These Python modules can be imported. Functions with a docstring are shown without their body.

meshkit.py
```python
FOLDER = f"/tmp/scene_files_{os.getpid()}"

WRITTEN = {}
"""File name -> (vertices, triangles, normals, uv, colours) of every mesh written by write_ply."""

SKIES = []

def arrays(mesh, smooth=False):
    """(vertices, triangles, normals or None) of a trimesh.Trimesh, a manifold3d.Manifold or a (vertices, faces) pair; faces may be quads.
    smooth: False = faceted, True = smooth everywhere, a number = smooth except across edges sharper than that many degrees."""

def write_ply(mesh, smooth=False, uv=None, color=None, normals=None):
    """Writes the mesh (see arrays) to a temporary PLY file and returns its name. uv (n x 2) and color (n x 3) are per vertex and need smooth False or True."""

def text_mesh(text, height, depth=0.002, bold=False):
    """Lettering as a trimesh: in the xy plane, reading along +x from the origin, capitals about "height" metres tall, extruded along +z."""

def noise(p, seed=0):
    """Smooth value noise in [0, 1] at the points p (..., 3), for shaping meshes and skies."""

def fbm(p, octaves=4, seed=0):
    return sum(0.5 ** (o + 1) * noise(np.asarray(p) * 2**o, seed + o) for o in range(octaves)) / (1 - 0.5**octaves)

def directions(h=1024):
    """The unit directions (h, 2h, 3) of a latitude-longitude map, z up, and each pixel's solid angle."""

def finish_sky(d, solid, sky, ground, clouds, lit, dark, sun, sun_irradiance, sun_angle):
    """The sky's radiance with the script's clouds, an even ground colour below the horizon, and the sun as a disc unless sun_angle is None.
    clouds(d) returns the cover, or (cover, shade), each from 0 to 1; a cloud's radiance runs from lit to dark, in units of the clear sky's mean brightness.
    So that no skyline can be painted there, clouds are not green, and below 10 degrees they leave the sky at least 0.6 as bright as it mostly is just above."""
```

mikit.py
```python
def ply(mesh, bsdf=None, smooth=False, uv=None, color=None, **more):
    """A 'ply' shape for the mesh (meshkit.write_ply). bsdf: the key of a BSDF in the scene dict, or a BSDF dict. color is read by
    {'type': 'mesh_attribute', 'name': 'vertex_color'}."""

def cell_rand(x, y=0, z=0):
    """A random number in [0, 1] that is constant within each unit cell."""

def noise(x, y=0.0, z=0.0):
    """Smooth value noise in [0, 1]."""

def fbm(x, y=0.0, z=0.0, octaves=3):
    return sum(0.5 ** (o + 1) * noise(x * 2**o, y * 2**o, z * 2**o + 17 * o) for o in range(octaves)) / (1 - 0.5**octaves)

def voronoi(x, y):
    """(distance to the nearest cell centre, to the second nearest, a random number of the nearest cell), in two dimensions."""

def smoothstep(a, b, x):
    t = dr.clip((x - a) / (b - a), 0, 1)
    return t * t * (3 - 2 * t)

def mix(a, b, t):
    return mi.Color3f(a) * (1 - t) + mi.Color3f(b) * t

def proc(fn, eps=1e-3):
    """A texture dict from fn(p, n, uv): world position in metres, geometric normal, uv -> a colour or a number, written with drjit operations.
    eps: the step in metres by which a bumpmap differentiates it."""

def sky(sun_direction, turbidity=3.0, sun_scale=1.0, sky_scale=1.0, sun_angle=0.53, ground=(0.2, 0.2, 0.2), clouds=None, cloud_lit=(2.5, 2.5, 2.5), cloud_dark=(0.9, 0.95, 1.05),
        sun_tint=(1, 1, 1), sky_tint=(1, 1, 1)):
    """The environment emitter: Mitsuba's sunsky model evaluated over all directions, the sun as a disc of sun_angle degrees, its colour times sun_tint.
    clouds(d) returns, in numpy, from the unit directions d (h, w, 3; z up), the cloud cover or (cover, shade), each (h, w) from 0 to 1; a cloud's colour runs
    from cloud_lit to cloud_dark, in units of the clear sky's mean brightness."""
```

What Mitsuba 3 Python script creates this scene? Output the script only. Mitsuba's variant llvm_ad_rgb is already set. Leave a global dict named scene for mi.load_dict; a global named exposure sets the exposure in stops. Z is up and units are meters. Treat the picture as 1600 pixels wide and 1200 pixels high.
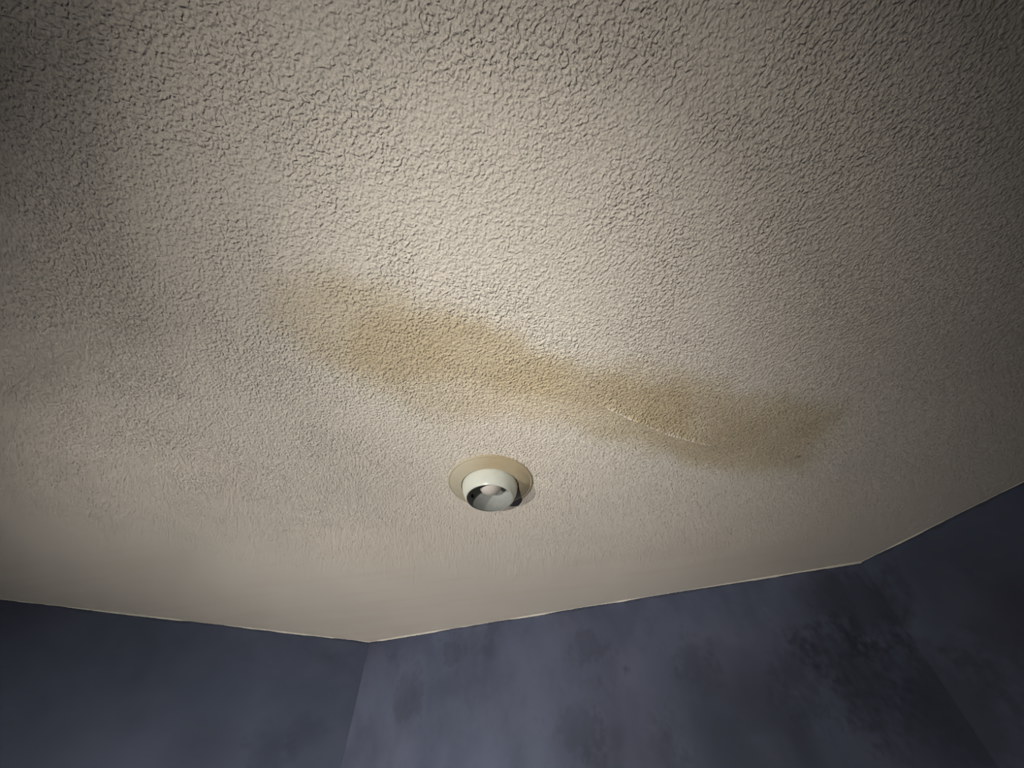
import math, random
import numpy as np, trimesh, drjit as dr, mitsuba as mi
import mikit, meshkit
from mikit import noise, fbm, voronoi, smoothstep, mix

T = mi.ScalarTransform4f
scene, labels = {}, {}

# ------------------------------------------------------------------ camera, lights, exposure
CAM_Z, CEIL = 1.8, 2.4
scene['camera'] = {
    'type': 'perspective', 'fov': 2 * math.degrees(math.atan(800 / 640)), 'fov_axis': 'x', 'near_clip': 0.01, 'far_clip': 50.0,
    'to_world': T().look_at(origin=[0, 0, CAM_Z], target=[0.00545, 0.64696, CAM_Z + 0.76251], up=[0.00462, -0.76253, 0.64694]),
}
exposure = 0.0
WARM = np.array([1.0, 0.96, 0.90])


def soft_spot(name, origin, target, power, cutoff, colour=WARM):
    """An added bare spot: a hot core inside a wider and weaker spill, for soft falloff."""
    for k, (share, width) in enumerate(((0.25, 1.0), (0.35, 0.75), (0.40, 0.5))):
        scene[f'{name}_{k + 1:03d}'] = {'type': 'spot', 'to_world': T().look_at(origin=origin, target=target, up=[0, 0.3, 1]),
                                        'intensity': {'type': 'rgb', 'value': (share * power * colour).tolist()}, 'cutoff_angle': cutoff * width, 'beam_width': 0.5}


# two added spots stand in for the room light: one low on the left, one just behind and left of the camera
soft_spot('left_standin_light', [-0.993, -0.003, 1.534], [-0.721, 0.640, 1.600], 12.1, 73.4)
soft_spot('rear_standin_light', [-0.489, -0.562, 1.407], [-0.004, 0.404, 2.282], 8.9, 35.3)

# ------------------------------------------------------------------ materials


def poly_sd(x, y, pts):
    """Signed distance to a polygon (negative inside), in metres on the ceiling."""
    d, s = mi.Float(1e9), mi.Float(1)
    n = len(pts)
    for i in range(n):
        (ax, ay), (bx, by) = pts[i], pts[i - 1]
        ex, ey = bx - ax, by - ay
        wx, wy = x - ax, y - ay
        t = dr.clip((wx * ex + wy * ey) / (ex * ex + ey * ey), 0, 1)
        d = dr.minimum(d, dr.square(wx - ex * t) + dr.square(wy - ey * t))
        c1, c2, c3 = y >= ay, y < by, ex * wy > ey * wx
        flip = (c1 & c2 & c3) | (~c1 & ~c2 & ~c3)
        s = dr.select(flip, -s, s)
    return s * dr.sqrt(d)


STAIN = [(-.374, .295), (-.274, .279), (-.211, .307), (-.163, .33), (-.06, .36), (.015, .386), (.098, .448), (.194, .467), (.292, .476),
         (.412, .512), (.545, .532), (.661, .573), (.701, .639), (.71, .805), (.532, .779), (.369, .731), (.256, .676), (.141, .644),
         (.004, .605), (-.128, .604), (-.223, .544), (-.286, .491), (-.363, .432), (-.401, .365)]
BAND = [(-.273, .372), (-.188, .351), (-.114, .36), (-.028, .373), (.062, .427), (.159, .471), (.25, .507), (.334, .519), (.369, .58),
        (.394, .667), (.272, .616), (.201, .588), (.134, .578), (.004, .546), (-.093, .5), (-.216, .503), (-.287, .446)]
BROWN = [(.362, .553), (.419, .531), (.566, .581), (.668, .6), (.684, .78), (.521, .748), (.381, .724), (.263, .639), (.35, .656), (.397, .677)]
CREASE = np.array([(.118, .538), (.198, .571), (.27, .607), (.331, .638), (.443, .682), (.506, .708)])


def ceiling_colour(p, n, uv):
    x, y = p.x, p.y
    wob = (fbm(x * 22, y * 22, 3.0) - 0.5) * 0.035 + (noise(x * 9 + 5, y * 9) - 0.5) * 0.025
    outer = smoothstep(0.035, -0.035, poly_sd(x, y, STAIN) + wob)
    band = smoothstep(0.018, -0.03, poly_sd(x, y, BAND) + wob * 0.7)
    brown = smoothstep(0.05, -0.07, poly_sd(x, y, BROWN) + wob)
    c = mix((0.74, 0.675, 0.585), (0.715, 0.662, 0.576), smoothstep(0.35, 0.65, fbm(x * 2.6 + 8, y * 2.6, 1.0)))
    c = c * (0.97 + 0.06 * fbm(x * 6, y * 6, 4.0))
    c = c * mix((1, 1, 1), (0.87, 0.825, 0.715), outer * (0.8 + 0.4 * noise(x * 14, y * 14, 9.0)))
    c = c * mix((1, 1, 1), (0.885, 0.845, 0.765), band)
    c = c * mix((1, 1, 1), (0.85, 0.81, 0.755), brown * 0.8)
    m = dr.sqrt(dr.square(x - 0.656) + dr.square((y - 0.727) * 1.3))
    c = c * (1 - 0.45 * smoothstep(0.012, 0.003, m * 1.3 + (noise(x * 300, y * 300) - 0.5) * 0.008))
    # the split: a paler broken line along its lip
    lip, run = mi.Float(1e9), mi.Float(0)
    for (ax, ay), (bx, by) in zip(CREASE[1:4].tolist(), CREASE[2:5].tolist()):
        ex, ey = bx - ax, by - ay
        t = dr.clip(((x - ax) * ex + (y - ay) * ey) / (ex * ex + ey * ey), 0, 1)
        lip = dr.minimum(lip, dr.sqrt(dr.square(x - ax - t * ex) + dr.square(y - ay - t * ey)))
    pale_lip = smoothstep(0.0026, 0.0008, lip + 0.0030 * (noise(x * 120, y * 120, 12.0) - 0.5)) * smoothstep(0.25, 0.6, noise(x * 35, y * 35, 14.0) + 0.25)
    c = c * (1 - pale_lip * 0.85) + mi.Color3f(0.80, 0.74, 0.62) * (pale_lip * 0.85)
    streak = smoothstep(0.55, 0.8, noise(x * 5 + y * 3, y * 38 + x * 9, 2.0)) * smoothstep(1.0, 1.2, y)
    c = c * mix((1, 1, 1), (0.95, 0.915, 0.885), streak * 0.3)
    return c


def ceiling_bump(p, n, uv):
    """Sprayed stipple: worm-like lumps and separate grains, thinner where the roller met the walls."""
    x, y = p.x, p.y
    wx, wy = x + 0.0025 * (noise(x * 240, y * 240, 1.0) - 0.5), y + 0.0025 * (noise(x * 240, y * 240, 7.0) - 0.5)
    r1x, r1y = 0.83 * wx - 0.56 * wy, 0.56 * wx + 0.83 * wy
    r2x, r2y = 0.34 * wx + 0.94 * wy, -0.94 * wx + 0.34 * wy
    a = noise(r1x * 310, r1y * 310, 2.0)
    b = noise(r2x * 215 + 3, r2y * 215, 5.0)
    lumps = smoothstep(0.40, 0.68, 0.5 * a + 0.5 * b)
    grains = smoothstep(0.48, 0.05, voronoi(r1x * 165, r1y * 165)[0])
    fine = noise(r2x * 700, r2y * 700, 3.0)
    amp = 0.75 + 0.5 * smoothstep(0.3, 0.7, fbm(x * 12, y * 12, 6.0))
    amp = amp * (1 + 0.5 * smoothstep(0.3, 0.8, y) + 0.3 * smoothstep(0.1, 0.7, -x))
    amp = amp * (1 - 0.72 * smoothstep(1.02, 1.5, y + 0.25 * x * x + 0.15 * (noise(x * 7, y * 7, 3.0) - 0.5)))
    brush = noise(x * 6 + y * 4, y * 60 + x * 14, 8.0) * smoothstep(0.95, 1.2, y) * 0.12
    return amp * (0.62 * lumps + 0.5 * grains + 0.15 * fine) + brush


# darker dabs of the sponged paint, and broad shade painted in: place, radius, depth
DABS_AND_SHADE = [(1.00, 1.27, 2.28, .16, .38), (.90, 1.30, 2.19, .13, .30), (.93, 1.29, 2.12, .17, .35), (.79, 1.35, 2.13, .13, .28), (.27, 1.56, 2.26, .10, .28),
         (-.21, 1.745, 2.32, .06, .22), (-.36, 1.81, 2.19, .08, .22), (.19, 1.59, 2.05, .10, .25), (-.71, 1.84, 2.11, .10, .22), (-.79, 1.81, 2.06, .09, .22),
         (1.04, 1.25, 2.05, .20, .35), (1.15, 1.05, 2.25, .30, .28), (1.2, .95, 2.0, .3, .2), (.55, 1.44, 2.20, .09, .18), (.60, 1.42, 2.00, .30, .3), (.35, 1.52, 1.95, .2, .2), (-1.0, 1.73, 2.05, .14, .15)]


def wall_colour(shift, light, dark):
    def fn(p, n, uv):
        s = p.x - p.y * 0.75 + shift
        z = p.z
        big = fbm(s * 4.5, z * 4.5, shift, octaves=4)
        mid = fbm(s * 13 + 3, z * 10, shift + 2.0, octaves=4)
        fine = fbm(s * 60, z * 60, shift + 4.0)
        t = smoothstep(0.3, 0.72, 0.5 * big + 0.4 * mid + 0.1 * fine)
        c = mix(light, dark, t)
        blot = smoothstep(0.55, 0.8, fbm(s * 7 + 11, z * 6, shift + 6.0)) * (0.5 + 0.5 * fine)
        c = c * (1 - 0.22 * blot)
        rough = (mid - 0.5) * 0.14 + (fine - 0.5) * 0.08
        for bx, by, bz, br, deep in DABS_AND_SHADE:
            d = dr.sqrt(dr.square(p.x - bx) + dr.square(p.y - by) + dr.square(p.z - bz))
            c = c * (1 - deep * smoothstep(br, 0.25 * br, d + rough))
        c = c * mix((1.03, 0.99, 1.0), (0.96, 1.01, 1.02), noise(s * 5, z * 5, shift + 9.0))
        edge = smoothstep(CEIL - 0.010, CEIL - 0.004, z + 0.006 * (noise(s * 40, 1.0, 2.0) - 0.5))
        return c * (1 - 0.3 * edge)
    return fn


def wall_bump(p, n, uv):
    return noise(p.x * 120, p.y * 120, p.z * 120) * 0.4 + fbm(p.x * 25, p.y * 25, p.z * 25) * 0.8


def bumped(key, tex, bump, scale, rough=0.85, spec=0.25, eps=1e-3):
    scene[key] = {'type': 'twosided', 'bsdf': {'type': 'bumpmap', 'arbitrary': mikit.proc(bump, eps), 'scale': scale,
                  'bsdf': {'type': 'principled', 'base_color': mikit.proc(tex), 'roughness': rough, 'specular': spec}}}


def plain(key, rgb, rough=0.6, **more):
    col = mikit.proc(rgb) if callable(rgb) else {'type': 'rgb', 'value': list(rgb)}
    scene[key] = {'type': 'twosided', 'bsdf': {'type': 'principled', 'base_color': col, 'roughness': rough, **more}}


bumped('ceiling_plaster', ceiling_colour, ceiling_bump, 0.0021, 0.9, 0.2, 3e-4)
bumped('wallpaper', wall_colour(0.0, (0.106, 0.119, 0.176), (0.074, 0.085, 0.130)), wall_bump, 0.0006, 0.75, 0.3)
bumped('blue_shaded_wallpaper', wall_colour(7.3, (0.082, 0.097, 0.143), (0.059, 0.073, 0.112)), wall_bump, 0.0006, 0.75, 0.3)  # same wallpaper, a touch bluer, with the left wall's shade put into it
plain('caulk', lambda p, n, uv: mi.Color3f(0.74, 0.70, 0.61) * (0.85 + 0.3 * noise(p.x * 60, p.y * 60, p.z * 60)), 0.6)
plain('floor_wood', lambda p, n, uv: mix((0.16, 0.11, 0.07), (0.11, 0.075, 0.045), noise(p.x * 3, p.y * 40)), 0.5)


def ring_colour(p, n, uv):
    x, y = p.x + 0.048, p.y - 0.818
    c = mix((0.50, 0.42, 0.285), (0.42, 0.34, 0.215), fbm(p.x * 30, p.y * 30, 2.0))
    return mix(c, (0.54, 0.50, 0.39), smoothstep(0.0, 0.09, -x - 0.2 * y) * 0.8)


plain('aged_enamel', ring_colour, 0.38, specular=0.4)
plain('white_enamel', lambda p, n, uv: mix((0.64, 0.66, 0.58), (0.58, 0.60, 0.54), fbm(p.x * 60, p.y * 60, p.z * 60)), 0.22, specular=0.6)
plain('dim_grey', lambda p, n, uv: mix((0.40, 0.42, 0.40), (0.33, 0.34, 0.32), fbm(p.x * 80, p.y * 80, p.z * 80)), 0.55)  # grey that paints in the dimness inside the ball
plain('bulb_glass', (0.60, 0.55, 0.50), 0.35, specular=0.5)
plain('dark_metal', (0.05, 0.045, 0.04), 0.5)
plain('black_gap', (0.012, 0.012, 0.012), 0.8)
plain('brass', (0.55, 0.45, 0.25), 0.35, metallic=1.0)

# ------------------------------------------------------------------ the room
ROOM = np.array([(-2.6, 1.127), (-.578, 1.891), (1.079, 1.2345), (1.68, -0.157), (1.68, -2.5), (-2.6, -2.5)])   # clockwise from the left
WALL_T = 0.10


def offset(poly, d):
    out = []
    n = len(poly)
    for i in range(n):
        a, b, c = poly[i - 1], poly[i], poly[(i + 1) % n]
        u, v = (b - a) / np.linalg.norm(b - a), (c - b) / np.linalg.norm(c - b)
        nu, nv = np.array([-u[1], u[0]]), np.array([-v[1], v[0]])       # left of travel = outwards
        m = (nu + nv) / (1 + nu @ nv)
        out.append(b + m * d)
    return np.array(out)


OUTER = offset(ROOM, WALL_T)


def prism(quad, z0, z1):
    from shapely.geometry import Polygon
    m = trimesh.creation.extrude_polygon(Polygon(quad), z1 - z0, engine='earcut')
    m.apply_translation([0, 0, z0])
    return m


def structure(key, mesh, bsdf, label=None, smooth=False):
    scene[key] = mikit.ply(mesh, bsdf, smooth)
    labels[key] = {'kind': 'structure'}
    if label:
        labels[key]['label'] = label


structure('floor', prism(OUTER, -0.05, 0.0), 'floor_wood', 'wooden floor of the room')

# ceiling: a grid whose lines crowd round the crease where the board tape has let go
rs = np.random.default_rng(4)


def crowd(lo, hi, f0, f1, step, fine):
    return np.unique(np.round(np.concatenate([np.arange(lo, f0, step), np.arange(f0, f1, fine), np.arange(f1, hi + step, step)]), 5))


gx, gy = crowd(-2.8, 1.85, 0.08, 0.56, 0.014, 0.0022), crowd(-2.65, 2.05, 0.46, 0.86, 0.014, 0.0022)
XX, YY = np.meshgrid(gx, gy)
pts = np.stack([XX.ravel(), YY.ravel()], 1)


def along(pts, line):
    """(arc length of the nearest point, signed distance: positive on the camera's side) to a polyline."""
    best, arc, sgn, run = np.full(len(pts), 1e9), np.zeros(len(pts)), np.ones(len(pts)), 0.0
    for a, b in zip(line[:-1], line[1:]):
        e = b - a
        l = np.linalg.norm(e)
        t = np.clip(((pts - a) @ e) / l**2, 0, 1)
        w = pts - a - t[:, None] * e
        d = np.linalg.norm(w, axis=1)
        cr = e[0] * w[:, 1] - e[1] * w[:, 0]
        on = d < best
        best, arc, sgn = np.where(on, d, best), np.where(on, run + t * l, arc), np.where(on, -np.sign(cr), sgn)
        run += l
    return arc, best * sgn, run


def smooth01(a, b, x):
    t = np.clip((x - a) / (b - a), 0, 1)
    return t * t * (3 - 2 * t)


arc, dist, total = along(pts, CREASE)
wave = (meshkit.noise(np.stack([arc * 45, arc * 0, arc * 0], 1), 3) - 0.5) * 0.003
dist = dist + wave
win = smooth01(0.02, 0.17, arc) * smooth01(total, total - 0.13, arc)
up = 0.0115 * np.exp(-np.maximum(dist, 0) / 0.026) + 0.0045 * np.exp(-np.maximum(dist, 0) / 0.0045)
down = 0.0095 * np.exp(-np.maximum(-dist, 0) / 0.034)
lift = np.where(dist > 0, up, down + 0.0065 * np.exp(np.minimum(dist, 0) / 0.0020)) * win
und = (meshkit.fbm(np.stack([pts[:, 0] * 2.2, pts[:, 1] * 2.2, pts[:, 0] * 0], 1), 2, 5) - 0.5) * 0.006
und *= smooth01(1.5, 1.1, pts[:, 1] + 0.35 * np.abs(pts[:, 0]))
und *= smooth01(0.13, 0.25, np.hypot(pts[:, 0] + 0.048, pts[:, 1] - 0.818))
zz = CEIL - lift + und
nx, ny = len(gx), len(gy)
I, J = np.meshgrid(np.arange(ny - 1), np.arange(nx - 1), indexing='ij')
q = np.stack([I * nx + J, (I + 1) * nx + J, (I + 1) * nx + J + 1, I * nx + J + 1], -1).reshape(-1, 4)      # facing down
cen = pts[q].mean(1)
import shapely
from shapely.geometry import Polygon

keep = shapely.contains_xy(Polygon(OUTER), cen[:, 0], cen[:, 1]) & (np.hypot(cen[:, 0] + 0.048, cen[:, 1] - 0.818) > 0.083)
q = q[keep]
used = np.unique(q)
remap = np.zeros(len(pts), int)
remap[used] = np.arange(len(used))
V = np.column_stack([pts, zz])[used]
Q = remap[q]
structure('ceiling', trimesh.Trimesh(V, np.vstack([Q[:, [0, 1, 2]], Q[:, [0, 2, 3]]]), process=False), 'ceiling_plaster',
          'cream stippled ceiling with a long brown water stain and a split in the plaster', smooth=True)

NAMES = ['wall_left', 'wall_middle', 'wall_right', 'wall_far_right', 'wall_rear', 'wall_far_left']
SAID = ['blue mottled wall, shade painted into its tone, at the left of the room corner', 'blue grey mottled wall between the two room corners',
        'blue grey mottled wall with darker tone painted in for shade at the right of the photo', None, None, None]
for k in range(6):
    k2 = (k + 1) % 6
    structure(NAMES[k], prism([ROOM[k], OUTER[k], OUTER[k2], ROOM[k2]], 0.0, CEIL), 'blue_shaded_wallpaper' if k == 0 else 'wallpaper', SAID[k])

# the thin uneven bead of old paint and caulk where the wallpaper meets the ceiling
for k in range(3):
    a, b = ROOM[k], ROOM[k + 1]
    l = np.linalg.norm(b - a)
    u = (b - a) / l
    inward = np.array([u[1], -u[0]])
    s = np.linspace(0, l, int(l / 0.006))
    z0 = np.zeros_like(s)
    thick = meshkit.fbm(np.stack([s * 7, z0, z0], 1), 3, 20 + k)
    r = 0.0006 + (0.0034, 0.0036, 0.0020)[k] * np.clip((thick - 0.36) / 0.3, 0, 1) + 0.0006 * meshkit.noise(np.stack([s * 90, z0, z0], 1), 30 + k)
    ang = np.linspace(-0.1, math.pi / 2 + 0.1, 7)        # a quarter-round fillet in the angle
    prof = np.stack([np.concatenate([[-0.001], np.cos(ang)]), np.concatenate([[-0.001], np.sin(ang)])], 1)
    base = np.append(a, CEIL)[None] + s[:, None] * np.append(u, 0)
    ring = base[:, None] + r[:, None, None] * (prof[None, :, :1] * np.append(inward, 0) + prof[None, :, 1:] * np.array([0, 0, -1.0]))
    n = len(prof)
    i, j = np.meshgrid(np.arange(len(s) - 1), np.arange(n), indexing='ij')
    f = np.stack([i * n + j, i * n + (j + 1) % n, (i + 1) * n + (j + 1) % n, (i + 1) * n + j], -1).reshape(-1, 4)
    structure(f'trim_{k + 1}', trimesh.Trimesh(ring.reshape(-1, 3), np.vstack([f[:, [0, 1, 2]], f[:, [0, 2, 3]]]), process=False), 'caulk',
              f'thin uneven cream bead of paint along the top of the {["left", "middle", "right"][k]} wall', smooth=True)

# ------------------------------------------------------------------ the recessed eyeball downlight
FX, FY, FZ = -0.048, 0.818, CEIL


def lathe(profile, sections=96):
    """A closed (r, z) profile turned about the z axis."""
    p = np.asarray(profile, float)
    t = np.arange(sections) * 2 * np.pi / sections
    v = np.stack([p[None, :, 0] * np.cos(t)[:, None], p[None, :, 0] * np.sin(t)[:, None], np.broadcast_to(p[None, :, 1], (sections, len(p)))], -1)
    n = len(p)
    i, j = np.meshgrid(np.arange(sections), np.arange(n), indexing='ij')
    i2, j2 = (i + 1) % sections, (j + 1) % n
    f = np.stack([i * n + j, i2 * n + j, i2 * n + j2, i * n + j2], -1).reshape(-1, 4)
    m = trimesh.Trimesh(v.reshape(-1, 3), np.vstack([f[:, [0, 1, 2]], f[:, [0, 2, 3]]]), process=False)
    m.merge_vertices()
    m.update_faces(m.nondegenerate_faces())
    m.fix_normals()
    return m


def part(key, mesh, bsdf, label=None, smooth=35):
    mesh = mesh.copy()
    mesh.apply_translation([FX, FY, FZ])
    scene[key] = mikit.ply(mesh, bsdf, smooth)
    if label:
        labels[key] = {'label': label}


D = 'recessed_downlight'
labels[D] = {'label': 'round recessed ceiling downlight with white eyeball inside an aged cream trim ring', 'category': 'ceiling light'}

# trim ring: a rolled outer lip, a shallow cone hanging towards the middle, and a collar that turns up round the ball
prof = [(.0990, .0008), (.1010, .0002), (.1018, -.0016), (.1014, -.0034), (.1000, -.0046), (.0982, -.0048), (.0968, -.0040)]
prof += [(.0970 - .0280 * t, -.0040 - .0100 * t - .0012 * math.sin(t * math.pi)) for t in np.linspace(0.06, 1, 10)]
prof += [(.0684, -.0138), (.0680, -.0128), (.0680, .0150), (.0695, .0150), (.0697, -.0115), (.0960, -.0020)]
part(D + '__trim_ring', lathe(prof), 'aged_enamel', 'flat cream trim ring browned with age')

R, ZC = .0662, -.0095
a0, a1 = math.radians(-34.5), math.radians(32)
outer = [(R * math.cos(a), ZC + R * math.sin(a)) for a in np.linspace(a1, a0, 26)]
Ri = R - .0013
b0 = math.asin((outer[-1][1] - ZC) / Ri)
inner = [(Ri * math.cos(a), ZC + Ri * math.sin(a)) for a in np.linspace(b0, a1, 26)]
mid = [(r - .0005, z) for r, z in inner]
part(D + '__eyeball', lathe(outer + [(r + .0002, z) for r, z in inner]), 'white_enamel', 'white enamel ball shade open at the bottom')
part(D + '__eyeball__dim_liner', lathe([(r, z + .0008) for r, z in inner] + mid[::-1]), 'dim_grey', 'added inner skin of the ball shade, grey standing in for unlit dimness')

# black star-shaped cut-out on the inner left of the ball
n_ = np.array([-.0444, .0451, .0005])
n_ /= np.linalg.norm(n_)
rs2 = np.random.default_rng(2)
star = [((0.0062 if i % 2 == 0 else 0.0033) * (0.85 + 0.3 * rs2.random()) * np.array([math.cos(i * math.pi / 5), math.sin(i * math.pi / 5)])) for i in range(10)]
m = trimesh.creation.extrude_polygon(Polygon(star), 0.0012, engine='earcut')
frame = np.eye(4)
ex = np.cross([0, 0, 1.0], n_)
ex /= np.linalg.norm(ex)
frame[:3, 0], frame[:3, 1], frame[:3, 2] = ex, np.cross(n_, ex), n_
frame[:3, 3] = n_ * (Ri - .0020) + [0, 0, ZC]
m.apply_transform(frame)
part(D + '__eyeball__cutout', m, 'black_gap', 'small black star-shaped cut-out', smooth=False)

# can above the ceiling, socket and bulb
part(D + '__housing', lathe([(.0805, .0015), (.0805, .150), (.0, .150), (.0, .1485), (.079, .1485), (.079, .0015)]), 'dark_metal', 'dark metal can above the ceiling')
part(D + '__bulb_socket', lathe([(.0, .1485), (.020, .1485), (.020, .070), (.0165, .066), (.0, .066)], 48), 'brass')
br = .0285
bulb = [(0, -.0040 - br)] + [(br * math.cos(a), -.0040 + br * math.sin(a)) for a in np.linspace(-math.pi / 2 + .08, math.radians(40), 24)]
bulb += [(.0185, .022), (.0152, .034), (.0140, .048), (.0135, .067), (0, .067)]
part(D + '__bulb', lathe(bulb, 64), 'bulb_glass', 'frosted light bulb, switched off', smooth=True)
